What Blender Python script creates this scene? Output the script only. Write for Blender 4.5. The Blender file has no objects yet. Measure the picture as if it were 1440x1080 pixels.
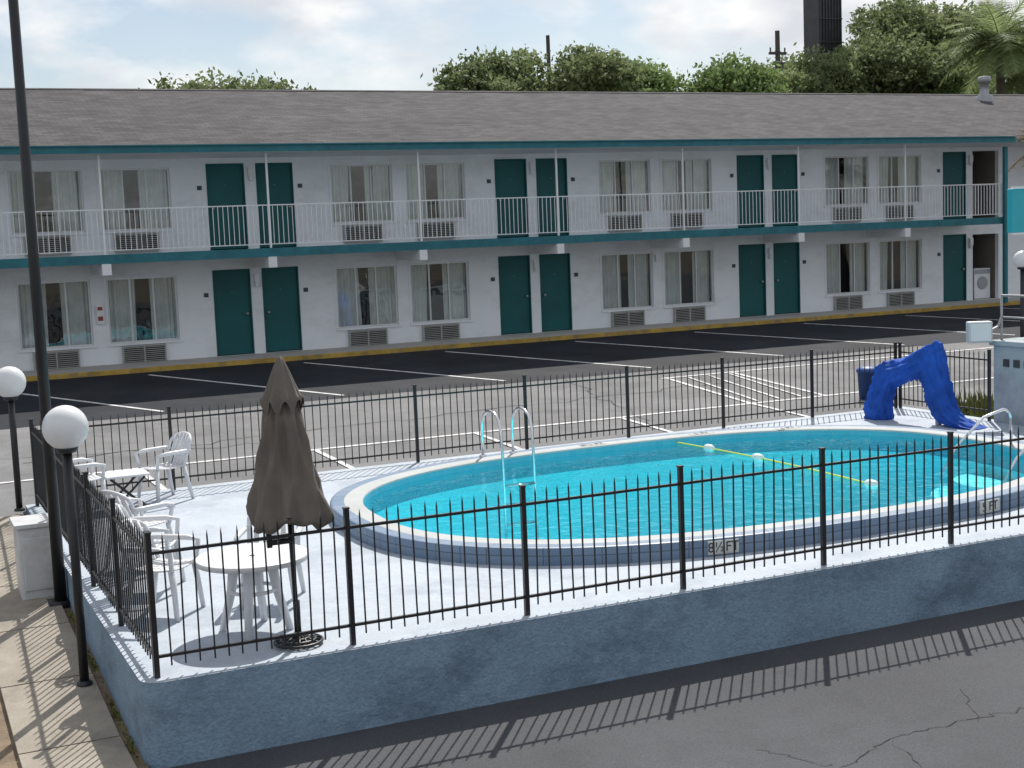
import bpy, math, random
import numpy as np
from mathutils import Vector, Matrix
from mathutils import noise as mn
random.seed(7); rng=np.random.default_rng(7)
sc=bpy.context.scene
PI=math.pi
# ------------------------------------------------------------------ materials
def mat(name,col,rough=.6,var=.0,vscale=3.,bump=0.,bscale=40.,metal=0.,col2=None,stain=None,spec=.5,detail=4):
    m=bpy.data.materials.new(name);m.use_nodes=True;nt=m.node_tree;N=nt.nodes;L=nt.links
    b=N['Principled BSDF'];b.inputs['Roughness'].default_value=rough;b.inputs['Metallic'].default_value=metal
    b.inputs['Specular IOR Level'].default_value=spec
    col=tuple(col)[:3]+(1,)
    b.inputs['Base Color'].default_value=col
    tc=N.new('ShaderNodeTexCoord')
    if var or col2:
        n=N.new('ShaderNodeTexNoise');n.inputs['Scale'].default_value=vscale;n.inputs['Detail'].default_value=detail;n.inputs['Roughness'].default_value=.62
        L.new(tc.outputs['Object'],n.inputs['Vector'])
        r=N.new('ShaderNodeValToRGB');r.color_ramp.elements[0].position=.32;r.color_ramp.elements[1].position=.68
        c2=col2 if col2 else tuple(min(1,c*(1+var)) for c in col[:3])+(1,)
        c1=col if col2 else tuple(c*(1-var) for c in col[:3])+(1,)
        r.color_ramp.elements[0].color=c1;r.color_ramp.elements[1].color=tuple(c2)[:3]+(1,)
        L.new(n.outputs['Fac'],r.inputs['Fac']);out=r.outputs['Color']
        if stain:
            n2=N.new('ShaderNodeTexNoise');n2.inputs['Scale'].default_value=stain[1];n2.inputs['Detail'].default_value=6;n2.inputs['Roughness'].default_value=.7
            mp=N.new('ShaderNodeMapping');mp.inputs['Scale'].default_value=stain[3] if len(stain)>3 else (1,1,1)
            L.new(tc.outputs['Object'],mp.inputs['Vector']);L.new(mp.outputs[0],n2.inputs['Vector'])
            r2=N.new('ShaderNodeValToRGB');r2.color_ramp.elements[0].position=.5;r2.color_ramp.elements[1].position=.68
            r2.color_ramp.elements[0].color=(0,0,0,1);r2.color_ramp.elements[1].color=(stain[2],)*3+(1,)
            L.new(n2.outputs['Fac'],r2.inputs['Fac'])
            mx=N.new('ShaderNodeMixRGB');mx.inputs['Color2'].default_value=tuple(stain[0])[:3]+(1,)
            L.new(r2.outputs['Color'],mx.inputs['Fac']);L.new(out,mx.inputs['Color1']);out=mx.outputs['Color']
        L.new(out,b.inputs['Base Color'])
    if bump:
        n=N.new('ShaderNodeTexNoise');n.inputs['Scale'].default_value=bscale;n.inputs['Detail'].default_value=2
        L.new(tc.outputs['Object'],n.inputs['Vector'])
        bp=N.new('ShaderNodeBump');bp.inputs['Strength'].default_value=bump;bp.inputs['Distance'].default_value=.02
        L.new(n.outputs['Fac'],bp.inputs['Height']);L.new(bp.outputs['Normal'],b.inputs['Normal'])
    return m
def speckle(m,scale,amt):
    nt=m.node_tree;N=nt.nodes;L=nt.links;b=N['Principled BSDF'];src=b.inputs['Base Color'].links[0].from_socket
    tc=N.new('ShaderNodeTexCoord');n=N.new('ShaderNodeTexNoise');n.inputs['Scale'].default_value=scale;n.inputs['Detail'].default_value=1
    L.new(tc.outputs['Object'],n.inputs['Vector'])
    mr=N.new('ShaderNodeMapRange');mr.inputs['From Min'].default_value=.3;mr.inputs['From Max'].default_value=.7;mr.inputs['To Min'].default_value=1-amt;mr.inputs['To Max'].default_value=1+amt
    L.new(n.outputs['Fac'],mr.inputs['Value'])
    mx=N.new('ShaderNodeMixRGB');mx.blend_type='MULTIPLY';mx.inputs[0].default_value=1;L.new(src,mx.inputs[1]);L.new(mr.outputs[0],mx.inputs[2]);L.new(mx.outputs[0],b.inputs['Base Color'])
def glassmat(name,tint,ior=1.45,rough=.02,bump=0,bscale=3.,boost=1.,base=0.):
    m=bpy.data.materials.new(name);m.use_nodes=True;nt=m.node_tree;N=nt.nodes;L=nt.links
    N.remove(N['Principled BSDF']);o=N['Material Output']
    t=N.new('ShaderNodeBsdfTransparent');t.inputs['Color'].default_value=tuple(tint)+(1,)
    g=N.new('ShaderNodeBsdfGlossy');g.inputs['Roughness'].default_value=rough
    fr=N.new('ShaderNodeFresnel');fr.inputs['IOR'].default_value=ior
    mu=N.new('ShaderNodeMath');mu.operation='MULTIPLY_ADD';mu.inputs[1].default_value=boost;mu.inputs[2].default_value=base;mu.use_clamp=True
    L.new(fr.outputs[0],mu.inputs[0])
    ge=N.new('ShaderNodeNewGeometry');iv=N.new('ShaderNodeMath');iv.operation='SUBTRACT';iv.inputs[0].default_value=1;L.new(ge.outputs['Backfacing'],iv.inputs[1])
    m2=N.new('ShaderNodeMath');m2.operation='MULTIPLY';L.new(mu.outputs[0],m2.inputs[0]);L.new(iv.outputs[0],m2.inputs[1])
    mx=N.new('ShaderNodeMixShader');L.new(m2.outputs[0],mx.inputs[0]);L.new(t.outputs[0],mx.inputs[1]);L.new(g.outputs[0],mx.inputs[2]);L.new(mx.outputs[0],o.inputs['Surface'])
    if bump:
        tc=N.new('ShaderNodeTexCoord');n=N.new('ShaderNodeTexNoise');n.inputs['Scale'].default_value=bscale;n.inputs['Detail'].default_value=2
        L.new(tc.outputs['Object'],n.inputs['Vector'])
        bp=N.new('ShaderNodeBump');bp.inputs['Strength'].default_value=bump;bp.inputs['Distance'].default_value=.05
        L.new(n.outputs['Fac'],bp.inputs['Height']);L.new(bp.outputs['Normal'],g.inputs['Normal']);L.new(bp.outputs['Normal'],fr.inputs['Normal'])
    return m
M={}
M['wall']=mat('white_stucco',(.80,.82,.85),.8,.04,1.2,.25,60,stain=((.55,.55,.55),.8,.4,(1,1,2)))
M['soffit']=mat('soffit_paint',(.68,.70,.72),.8,.04,2)
M['teal']=mat('teal_door_paint',(.005,.092,.098),.5,.12,1.5,spec=.35)
M['tealtrim']=mat('teal_trim_paint',(.018,.145,.18),.5,.18,4,spec=.4)
M['white']=mat('white_metal_paint',(.76,.77,.79),.45,.04,3)
M['alu']=mat('aluminium_frame',(.6,.61,.62),.4,.05,3,metal=.3)
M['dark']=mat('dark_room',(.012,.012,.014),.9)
M['curtain']=mat('curtain_fabric',(.60,.61,.60),.9,.12,2.)
M['glass']=glassmat('window_glass',(.88,.92,.92),1.5,.01,.12,1.2,1.6,.05)
M['acgrey']=mat('ac_grille_paint',(.36,.36,.34),.5,.12,4)
M['acdark']=mat('ac_grille_gap',(.03,.03,.03),.8)
M['black']=mat('black_iron_paint',(.012,.012,.014),.4,.2,5)
M['concrete']=mat('concrete_slab',(.31,.275,.225),.85,.15,2.5,.3,50,stain=((.13,.11,.09),.9,.8))
M['walkway']=mat('walkway_concrete',(.42,.41,.39),.85,.1,2)
M['yellow']=mat('yellow_curb_paint',(.40,.26,.05),.7,.25,3,stain=((.13,.12,.10),2.2,.9))
M['asph_front']=mat('driveway_asphalt',(.066,.069,.077),.85,.22,.9,.5,130,stain=((.038,.040,.046),.45,.8));speckle(M['asph_front'],70,.22)
M['asph_lot']=mat('weathered_asphalt',(.185,.185,.188),.9,.16,.8,.4,110,stain=((.10,.10,.103),.5,.7));speckle(M['asph_lot'],45,.12)
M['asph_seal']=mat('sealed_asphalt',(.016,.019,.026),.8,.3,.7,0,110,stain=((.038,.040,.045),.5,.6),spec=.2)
M['line']=mat('worn_white_line',(.64,.64,.64),.7,.1,3,stain=((.2,.2,.2),5,.8))
M['ground']=mat('dry_ground',(.12,.11,.08),.95,.3,.2)
M['dirt']=mat('dirt',(.20,.15,.10),.95,.3,4,.6,30)
M['bluewall']=mat('blue_painted_stucco',(.20,.29,.385),.8,.10,1.6,.6,45,stain=((.10,.15,.205),1.0,.85,(1,1,1.8)));speckle(M['bluewall'],30,.10)
M['deck']=mat('pool_deck_paint',(.41,.46,.52),.75,.07,1.6,.25,60,stain=((.27,.32,.38),1.1,.7));speckle(M['deck'],25,.05)
M['coping']=mat('coping_concrete',(.41,.43,.43),.7,.08,3,.15,50,stain=((.30,.31,.29),1.5,.6))
M['plastic']=mat('white_plastic',(.68,.69,.71),.38,.03,3)
M['chrome']=mat('chrome',(.75,.76,.78),.18,metal=1.)
M['canvas']=mat('taupe_canvas',(.155,.135,.115),.9,.12,5,.2,90,stain=((.10,.085,.07),2.2,.6,(1,1,.5)))
M['tarp']=mat('blue_tarp',(.014,.085,.43),.7,.25,3,.6,9,spec=.25)
M['globe']=mat('opal_globe',(.74,.75,.76),.25,.04,3)
M['slide']=mat('box_white',(.55,.56,.57),.5,.05,4,stain=((.35,.33,.3),3,.6))
M['bark']=mat('bark',(.11,.085,.065),.9,.3,6)
M['red']=mat('red_label',(.30,.04,.04),.5)
M['sign']=mat('turquoise_sign',(.03,.42,.52),.4,.03,3)
M['floatm']=mat('white_float',(.75,.75,.72),.4)
M['rope']=mat('yellow_rope',(.65,.62,.08),.6)
M['ink']=mat('marker_ink',(.03,.03,.04),.6)
M['metal']=mat('galvanised',(.35,.36,.37),.5,.1,5,metal=.5)
M['binblue']=mat('blue_bin_plastic',(.02,.08,.28),.5,.1,3)
M['weed']=mat('weed_leaves',(.16,.17,.03),.8,.4,6)
M['graywall']=mat('grey_stucco',(.36,.41,.44),.85,.08,2,.4,40,stain=((.22,.25,.27),1.5,.7))
def shingle():
    m=mat('asphalt_shingles',(.076,.073,.077),.9,.22,1.2,0,60,stain=((.054,.051,.054),.45,.7,(.5,2,1)),spec=.2)
    nt=m.node_tree;N=nt.nodes;L=nt.links;b=N['Principled BSDF']
    src=b.inputs['Base Color'].links[0].from_socket
    tc=N.new('ShaderNodeTexCoord');br=N.new('ShaderNodeTexBrick')
    br.inputs['Scale'].default_value=1;br.inputs['Brick Width'].default_value=.3;br.inputs['Row Height'].default_value=.14
    br.inputs['Mortar Size'].default_value=.008;br.inputs['Color1'].default_value=(.7,.7,.7,1);br.inputs['Color2'].default_value=(1.25,1.23,1.25,1);br.inputs['Mortar'].default_value=(.5,.5,.5,1)
    L.new(tc.outputs['Object'],br.inputs['Vector'])
    mx=N.new('ShaderNodeMixRGB');mx.blend_type='MULTIPLY';mx.inputs[0].default_value=1
    L.new(src,mx.inputs[1]);L.new(br.outputs['Color'],mx.inputs[2]);L.new(mx.outputs[0],b.inputs['Base Color'])
    return m
M['roof']=shingle()
def tile(name,c1,c2,w,h,mort):
    m=bpy.data.materials.new(name);m.use_nodes=True;N=m.node_tree.nodes;L=m.node_tree.links;b=N['Principled BSDF'];b.inputs['Roughness'].default_value=.45
    uv=N.new('ShaderNodeUVMap');br=N.new('ShaderNodeTexBrick');br.offset=0
    br.inputs['Scale'].default_value=1;br.inputs['Brick Width'].default_value=w;br.inputs['Row Height'].default_value=h;br.inputs['Mortar Size'].default_value=.007
    br.inputs['Color1'].default_value=c1+(1,);br.inputs['Color2'].default_value=c2+(1,);br.inputs['Mortar'].default_value=mort+(1,)
    L.new(uv.outputs[0],br.inputs['Vector']);L.new(br.outputs['Color'],b.inputs['Base Color']);return m
M['tileblue']=tile('blue_pool_tile',(.17,.24,.34),(.12,.19,.29),.30,.4,(.07,.11,.16))
M['tiledark']=tile('waterline_tile',(.06,.34,.45),(.08,.38,.49),.15,.15,(.10,.38,.47))
M['basin']=mat('pool_plaster',(.20,.84,.93),.7,.05,1.2)
M['water']=glassmat('pool_water',(.68,.97,.99),1.33,.03,.45,4.,.75)
def leafmat(name,a,b_,c):
    m=bpy.data.materials.new(name);m.use_nodes=True;N=m.node_tree.nodes;L=m.node_tree.links;b=N['Principled BSDF'];b.inputs['Roughness'].default_value=.65;b.inputs['Specular IOR Level'].default_value=.25
    g=N.new('ShaderNodeNewGeometry');r=N.new('ShaderNodeValToRGB');e=r.color_ramp.elements
    e[0].color=a+(1,);e[1].color=c+(1,);x=e.new(.5);x.color=b_+(1,)
    tc=N.new('ShaderNodeTexCoord');n=N.new('ShaderNodeTexNoise');n.inputs['Scale'].default_value=.45;n.inputs['Detail'].default_value=2
    L.new(tc.outputs['Object'],n.inputs['Vector'])
    ad=N.new('ShaderNodeMath');ad.operation='MULTIPLY_ADD';ad.inputs[1].default_value=.55;L.new(g.outputs['Random Per Island'],ad.inputs[0])
    s=N.new('ShaderNodeMath');s.operation='MULTIPLY_ADD';s.inputs[1].default_value=1.3;s.inputs[2].default_value=-.42;L.new(n.outputs['Fac'],s.inputs[0]);L.new(s.outputs[0],ad.inputs[2])
    L.new(ad.outputs[0],r.inputs['Fac']);L.new(r.outputs['Color'],b.inputs['Base Color'])
    tr=N.new('ShaderNodeBsdfTranslucent');L.new(r.outputs['Color'],tr.inputs['Color'])
    mx=N.new('ShaderNodeMixShader');mx.inputs[0].default_value=.45;L.new(b.outputs[0],mx.inputs[1]);L.new(tr.outputs[0],mx.inputs[2]);L.new(mx.outputs[0],N['Material Output'].inputs['Surface'])
    return m
M['leaf']=leafmat('oak_leaves',(.09,.12,.055),(.18,.23,.10),(.29,.33,.17))
M['leaf2']=leafmat('bright_leaves',(.09,.13,.05),(.18,.26,.09),(.27,.37,.14))
M['frond']=leafmat('palm_fronds',(.12,.16,.07),(.24,.31,.13),(.38,.44,.22))
M['deadfrond']=leafmat('dry_fronds',(.12,.09,.05),(.2,.15,.09),(.3,.24,.15))
# ------------------------------------------------------------------ mesh helpers
class MB:
    def __init__(s): s.v=[];s.f=[];s.mi=[]
    def quad(s,a,b,c,d,mi=0):
        n=len(s.v);s.v+= [tuple(a),tuple(b),tuple(c),tuple(d)];s.f.append((n,n+1,n+2,n+3));s.mi.append(mi)
    def box(s,x0,x1,y0,y1,z0,z1,mi=0,T=None):
        n=len(s.v);p=[(x,y,z) for z in (z0,z1) for y in (y0,y1) for x in (x0,x1)]
        if T is not None: p=[tuple(T@Vector(q)) for q in p]
        s.v+=p
        for f in ((0,2,3,1),(4,5,7,6),(0,1,5,4),(2,6,7,3),(0,4,6,2),(1,3,7,5)):
            s.f.append(tuple(n+i for i in f));s.mi.append(mi)
    def tube(s,pts,rad,seg=8,mi=0,cap=True,flat=None,wr=None):
        pts=[Vector(p) for p in pts];K=len(pts)
        if not hasattr(rad,'__len__'): rad=[rad]*K
        n0=len(s.v)
        t=(pts[1]-pts[0]).normalized();up=Vector((0,0,1)) if abs(t.z)<.9 else Vector((1,0,0))
        u=t.cross(up).normalized()
        for i,p in enumerate(pts):
            if i==0: t=pts[1]-pts[0]
            elif i==K-1: t=pts[-1]-pts[-2]
            else: t=pts[i+1]-pts[i-1]
            t.normalize();u=(u-t*u.dot(t)).normalized();w=t.cross(u)
            for j in range(seg):
                a=2*PI*j/seg;r=rad[i]*(wr(i,a) if wr else 1)
                s.v.append(tuple(p+u*math.cos(a)*r*(flat or 1)+w*math.sin(a)*r))
        for i in range(K-1):
            for j in range(seg):
                a=n0+i*seg+j;b=n0+i*seg+(j+1)%seg
                s.f.append((a,b,b+seg,a+seg));s.mi.append(mi)
        if cap:
            s.f.append(tuple(n0+j for j in range(seg))[::-1]);s.mi.append(mi)
            s.f.append(tuple(n0+(K-1)*seg+j for j in range(seg)));s.mi.append(mi)
    def lathe(s,cx,cy,prof,seg=24,mi=0,fn=None):
        n0=len(s.v);K=len(prof)
        for i,(r,z) in enumerate(prof):
            for j in range(seg):
                a=2*PI*j/seg;rr,zz=(fn(i,r,z,a) if fn else (r,z))
                s.v.append((cx+rr*math.cos(a),cy+rr*math.sin(a),zz))
        for i in range(K-1):
            for j in range(seg):
                a=n0+i*seg+j;b=n0+i*seg+(j+1)%seg
                s.f.append((a,b,b+seg,a+seg));s.mi.append(mi)
    def obj(s,name,mats,parent=None,smooth=False,bevel=0):
        me=bpy.data.meshes.new(name);me.from_pydata(s.v,[],s.f);me.update()
        if not isinstance(mats,(list,tuple)): mats=[mats]
        for m in mats: me.materials.append(m)
        if any(s.mi): me.polygons.foreach_set('material_index',s.mi)
        if smooth: me.polygons.foreach_set('use_smooth',[True]*len(me.polygons))
        o=bpy.data.objects.new(name,me);sc.collection.objects.link(o)
        if parent: o.parent=parent
        if bevel:
            b=o.modifiers.new('b','BEVEL');b.width=bevel;b.segments=2;b.limit_method='ANGLE'
        if smooth:
            try:
                with bpy.context.temp_override(object=o,selected_objects=[o],active_object=o): bpy.ops.object.shade_auto_smooth(angle=.7)
            except Exception: pass
        return o
def empty(name):
    o=bpy.data.objects.new(name,None);sc.collection.objects.link(o);o.empty_display_size=.3;return o
# ------------------------------------------------------------------ terrain
BR=[-400,11.5,19.4,31.2,400]
def gz(y):
    return float(np.interp(y,[-400,11.5,19.4,31.2,400],[0,0,.62,1.29,1.29]))
def strip(mb,x0,x1,y0,y1,dz,mi=0):
    ys=[y0]+[b for b in BR if y0<b<y1]+[y1]
    for a,b in zip(ys[:-1],ys[1:]):
        mb.quad((x0,a,gz(a)+dz),(x1,a,gz(a)+dz),(x1,b,gz(b)+dz),(x0,b,gz(b)+dz),mi)
DX0,DX1,DY0,DY1,DZ=1.69,16.62,10.72,19.38,.70
g=MB();H=(DX0+.1,DX1-.1,DY0+.1,DY1-.1)
strip(g,-500,H[0],-400,400,0);strip(g,H[1],500,-400,400,0);strip(g,H[0],H[1],-400,H[2],0);strip(g,H[0],H[1],H[3],400,0)
g.obj('ground',M['ground'])
g=MB();strip(g,-60,60,-40,DY0+.05,.004);g.obj('driveway',M['asph_front'])
g=MB();strip(g,-60,DX0+.05,DY0+.05,31.2,.004);strip(g,DX1-.05,60,DY0+.05,31.2,.004);strip(g,DX0+.05,DX1-.05,DY1-.05,31.2,.004);g.obj('parking_lot',M['asph_lot'])
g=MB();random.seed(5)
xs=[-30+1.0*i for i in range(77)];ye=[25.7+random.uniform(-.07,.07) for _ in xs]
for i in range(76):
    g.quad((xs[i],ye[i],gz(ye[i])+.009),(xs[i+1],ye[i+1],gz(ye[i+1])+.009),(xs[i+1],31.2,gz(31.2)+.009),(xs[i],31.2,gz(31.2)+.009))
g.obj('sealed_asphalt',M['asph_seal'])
g=MB()
def line(a,b,w,dz=.014):
    a=Vector(a);b=Vector(b);d=(b-a).normalized();n=Vector((-d.y,d.x))*w/2
    n_=max(1,int((b-a).length/1.5))
    for i in range(n_):
        p=a+(b-a)*i/n_;q=a+(b-a)*(i+1)/n_
        g.quad(*[(c.x,c.y,gz(c.y)+dz) for c in (p-n,q-n,q+n,p+n)])
for k in range(-4,11):
    line((5.45+3.52*k,30.75),(8.35+3.52*k,26.0),.085)
line((-8,21.25),(24,21.25),.09)
for k in range(-2,4): line((6.3+2.8*k,21.2),(6.4+2.8*k,19.5),.09,.017)
line((14.7,21.3),(14.9,24.5),.09,.017);line((16.4,21.3),(16.5,24.5),.09,.017);line((14.8,24.6),(24,24.6),.09)
for k in range(3): line((14.95+.5*k,21.4),(15.35+.5*k,24.4),.06,.020)
g.obj('parking_stripes',M['line'])
g=MB();y=-2
while y<19:
    xa,xb=.80,1.60;e=.012;ya,yb=y+e,y+1.5-e
    ys=[ya]+[b for b in BR if ya<b<yb]+[yb]
    for a,b in zip(ys[:-1],ys[1:]):
        g.quad((xa,a,gz(a)+.06),(xb,a,gz(a)+.06),(xb,b,gz(b)+.06),(xa,b,gz(b)+.06))
    for yy in (ya,yb): g.quad((xa,yy,gz(yy)),(xb,yy,gz(yy)),(xb,yy,gz(yy)+.06),(xa,yy,gz(yy)+.06))
    g.quad((xa,ya,gz(ya)),(xa,ya,gz(ya)+.06),(xa,yb,gz(yb)+.06),(xa,yb,gz(yb)))
    y+=1.5
g.obj('sidewalk',M['concrete'])
g=MB();strip(g,.1,.80,10.4,13.9,.012);strip(g,1.60,1.70,-2,19,.02);g.obj('dirt_strip',M['dirt'])
g=MB()
for a,b in ((13.9,16.),(7.,10.4)):
    n=6
    for i in range(n):
        y0=a+(b-a)*i/n;y1=a+(b-a)*(i+1)/n;z=gz(y0)
        g.box(.62,.79,y0,y1-.004,z-.1,z+.1)
g.obj('yellow_curb',M['yellow'])
g=MB();random.seed(11)
def crack(p,q,n,w,amp):
    P_=[Vector(p).lerp(Vector(q),i/n)+Vector((random.gauss(0,amp),random.gauss(0,amp))) for i in range(n+1)]
    for a,b in zip(P_[:-1],P_[1:]): line(a,b,w*random.uniform(.5,1.5),.009)
crack((5.9,7.9),(7.1,8.35),18,.007,.025);crack((7.1,8.35),(8.9,8.25),24,.008,.03);crack((7.0,8.3),(6.75,7.5),10,.006,.025);crack((6.3,8.05),(6.0,8.7),9,.005,.025);crack((7.9,8.3),(8.3,8.95),10,.005,.025)
crack((2,22.5),(16,23.6),40,.018,.08);crack((5.5,20),(7,25.5),18,.015,.07);crack((12,20),(13,25.5),18,.015,.07);crack((-4,24),(6,22.2),30,.015,.08)
g.obj('asphalt_cracks',mat('crack',(.025,.025,.027),.9))
# ------------------------------------------------------------------ motel building
random.seed(7)
B=empty('motel_building')
YW=32.8;PER=7.46;FL=1.40;F2=3.92;EV=6.08;X0,X1=-19.6,44.
Ld=[];Lw=[];Ud=[];Uw=[]
for k in range(-3,4):
    o=PER*k
    for a,b in ((3.03,4.63),(4.99,6.60)):
        Lw.append((a+o,b+o,1.86,3.38));Uw.append((a+o,b+o,4.45,5.88))
    for a,b in ((7.45,8.36),(8.64,9.55)):
        if k==3 and a>8: continue
        Ld.append((a+o,b+o,FL-.001,3.45));Ud.append((a+o,b+o,F2,5.95))
ALC=(31.0,32.05)
def wall(mb,x0,x1,z0,z1,ops,y,dep):
    xs=sorted({x0,x1,*[o[0] for o in ops],*[o[1] for o in ops]})
    for a,b in zip(xs[:-1],xs[1:]):
        z=z0
        for o in sorted([o for o in ops if o[0]<=a+1e-6 and o[1]>=b-1e-6],key=lambda o:o[2]):
            if o[2]>z+1e-4: mb.quad((a,y,z),(b,y,z),(b,y,o[2]),(a,y,o[2]))
            z=o[3]
        if z<z1: mb.quad((a,y,z),(b,y,z),(b,y,z1),(a,y,z1))
    for a,b,c,d in ops:
        mb.quad((a,y,c),(a,y+dep,c),(a,y+dep,d),(a,y,d));mb.quad((b,y,c),(b,y,d),(b,y+dep,d),(b,y+dep,c))
        mb.quad((a,y,d),(a,y+dep,d),(b,y+dep,d),(b,y,d));mb.quad((a,y,c),(b,y,c),(b,y+dep,c),(a,y+dep,c))
w=MB()
wall(w,X0,X1,FL-.2,F2-.12,Ld+Lw+[(ALC[0],ALC[1],FL,3.42)],YW,.14)
wall(w,X0,X1,F2-.12,EV,Ud+Uw+[(ALC[0],ALC[1],F2,5.97)],YW,.14)
w.quad((X0,YW,0),(X0,41,0),(X0,41,EV),(X0,YW,EV));w.quad((X1,YW,0),(X1,41,0),(X1,41,EV),(X1,YW,EV));w.quad((X0,41,0),(X1,41,0),(X1,41,EV),(X0,41,EV))
w.obj('walls',M['wall'],B)
r=MB();cu=MB();fr=MB();gl=MB();dr=MB();kn=MB();si=MB()
def curtain(x0,x1,z0,z1,y,skew=0):
    n=max(3,int((x1-x0)/.02));ph=random.random()*6
    p=[(x0+(x1-x0)*i/n,y+.022*math.sin((x0+(x1-x0)*i/n)*62+ph)+.012*math.sin((x0+i*.02)*23+ph)) for i in range(n+1)]
    for i,(a,b) in enumerate(zip(p[:-1],p[1:])): cu.quad((a[0]+skew*i/n,a[1],z0),(b[0]+skew*(i+1)/n,b[1],z0),(b[0],b[1],z1),(a[0],a[1],z1))
for (a,b,c,d) in Lw+Uw:
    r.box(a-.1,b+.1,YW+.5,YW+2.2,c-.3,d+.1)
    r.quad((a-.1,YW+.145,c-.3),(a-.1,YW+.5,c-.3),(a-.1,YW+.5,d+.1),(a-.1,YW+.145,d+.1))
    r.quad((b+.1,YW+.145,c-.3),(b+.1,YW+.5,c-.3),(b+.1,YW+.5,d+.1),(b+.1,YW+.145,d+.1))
    wd=b-a
    g0=random.uniform(.33,.45);g1=random.uniform(.56,.66)
    curtain(a,a+wd*g0,c,d,YW+.24,random.uniform(-.06,.05));curtain(a+wd*g1,b,c,d,YW+.24)
    y0,y1=YW+.03,YW+.09;t=.045
    fr.box(a,a+t,y0,y1,c,d);fr.box(b-t,b,y0,y1,c,d);fr.box(a+t,b-t,y0,y1,c,c+t);fr.box(a+t,b-t,y0,y1,d-t,d)
    for xm in (a+wd*.33,a+wd*.66): fr.box(xm-.018,xm+.018,y0+.005,y1-.005,c+t,d-t)
    tl=random.uniform(-.008,.008)
    gl.quad((a+t,YW+.06+tl,c+t),(b-t,YW+.06-tl,c+t),(b-t,YW+.06-tl,d-t),(a+t,YW+.06+tl,d-t))
    si.box(a-.05,b+.05,YW-.05,YW+.03,c-.045,c-.002)
    si.box(a-.05,a-.002,YW-.018,YW+.01,c,d+.05);si.box(b+.002,b+.05,YW-.018,YW+.01,c,d+.05);si.box(a,b,YW-.018,YW+.01,d+.002,d+.05)
for (a,b,c,d) in Ld+Ud:
    dr.box(a+.03,b-.03,YW+.05,YW+.10,c+.02,d-.03)
    t=.03
    dr.box(a,a+t,YW-.012,YW+.12,c+.005,d);dr.box(b-t,b,YW-.012,YW+.12,c+.005,d);dr.box(a+t,b-t,YW-.012,YW+.12,d-t,d)
for i,(a,b,c,d) in enumerate(Ld+Ud):
    x=b-.12 if i%2==0 else a+.12
    kn.tube([(x,YW+.05,c+.98),(x,YW-.01,c+.98)],.022,8);kn.tube([(x,YW-.01,c+.98),(x,YW-.035,c+.98)],.035,8)
    kn.tube([((a+b)/2,YW+.05,c+1.52),((a+b)/2,YW+.04,c+1.52)],.012,6)
r.obj('dark_rooms',M['dark'],B);cu.obj('curtains',M['curtain'],B,smooth=True);fr.obj('window_frames',M['alu'],B);gl.obj('window_glass',M['glass'],B)
dr.obj('doors',M['teal'],B,bevel=.004);kn.obj('door_knobs',M['metal'],B,smooth=True);si.obj('window_trim',M['wall'],B)
pq=MB();wl=MB()
for k in range(-3,4):
    o=PER*k
    for z in (FL,F2):
        pq.box(7.22+o,7.33+o,YW-.015,YW-.001,z+1.42,z+1.52)
        if k<3: pq.box(9.66+o,9.77+o,YW-.015,YW-.001,z+1.42,z+1.52)
        wl.box(8.44+o,8.56+o,YW-.10,YW-.001,z+1.72,z+1.92)
        wl.lathe(8.5+o,YW-.06,[(.0,z+1.60),(.04,z+1.61),(.055,z+1.66),(.055,z+1.715)],10)
pq.obj('room_plaques',mat('plaque',(.05,.05,.055),.5),B);wl.obj('wall_lamps',M['white'],B)
ex=MB();ex.box(4.73,4.88,YW-.08,YW-.001,FL+.95,FL+1.4,0);ex.box(4.75,4.86,YW-.085,YW-.081,FL+1.02,FL+1.12,1);ex.box(4.75,4.86,YW-.085,YW-.081,FL+1.26,FL+1.34,1)
ex.box(19.62,19.75,YW-.08,YW-.001,FL+1.7,FL+1.9,0)
ex.obj('extinguisher_cabinet',[M['white'],M['red']],B)
ac=MB()
for (a,b,c,d) in Lw+Uw:
    wd=1.0;xa=(a+b)/2-wd/2-.05;xb=xa+wd
    zt=c-.06;zb=zt-.42
    ac.box(xa+.02,xb-.02,YW-.05,YW-.001,zb+.02,zt-.02,1)
    ac.box(xa,xb,YW-.10,YW-.001,zt-.03,zt,0);ac.box(xa,xb,YW-.10,YW-.001,zb,zb+.03,0)
    for x in (xa,xb-.03,(xa+xb)/2-.015): ac.box(x,x+.03,YW-.099,YW-.001,zb+.03,zt-.03,0)
    n=8
    for i in range(n):
        z=zb+.055+(zt-zb-.105)*i/(n-1);
        ac.box(xa+.03,xb-.03,YW-.092,YW-.06,z-.008,z+.008,0)
ac.obj('ac_units',[M['acgrey'],M['acdark']],B)
s=MB();s.box(X0,30.75,31.26,YW-.002,F2-.14,F2-.004);s.obj('upper_walkway_slab',M['soffit'],B)
s=MB();s.box(X0,30.8,31.18,31.258,3.73,F2+.01);s.obj('walkway_fascia',M['tealtrim'],B)
s=MB()
XB=[4.78+3.705*k for k in range(-6,8)]
for x in XB: 
    if x<30.5: s.box(x-.10,x+.10,31.12,YW-.003,3.48,3.728)
s.obj('walkway_beams',M['white'],B,bevel=.008)
s=MB();s.box(X0,X1,31.32,YW-.003,1.1,FL-.005);s.obj('ground_walkway',M['walkway'],B)
s=MB();s.box(X0,X1,31.18,31.318,1.1,FL);s.obj('curb_edge',M['yellow'],B,bevel=.01)
s=MB()
s.box(X0,30.7,31.215,31.25,F2+.975,F2+1.0);s.box(X0,30.7,31.215,31.25,F2+.09,F2+.11)
x=X0
while x<30.7:
    s.box(x-.007,x+.007,31.226,31.240,F2+.11,F2+.975);x+=.115
y=31.3
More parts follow.
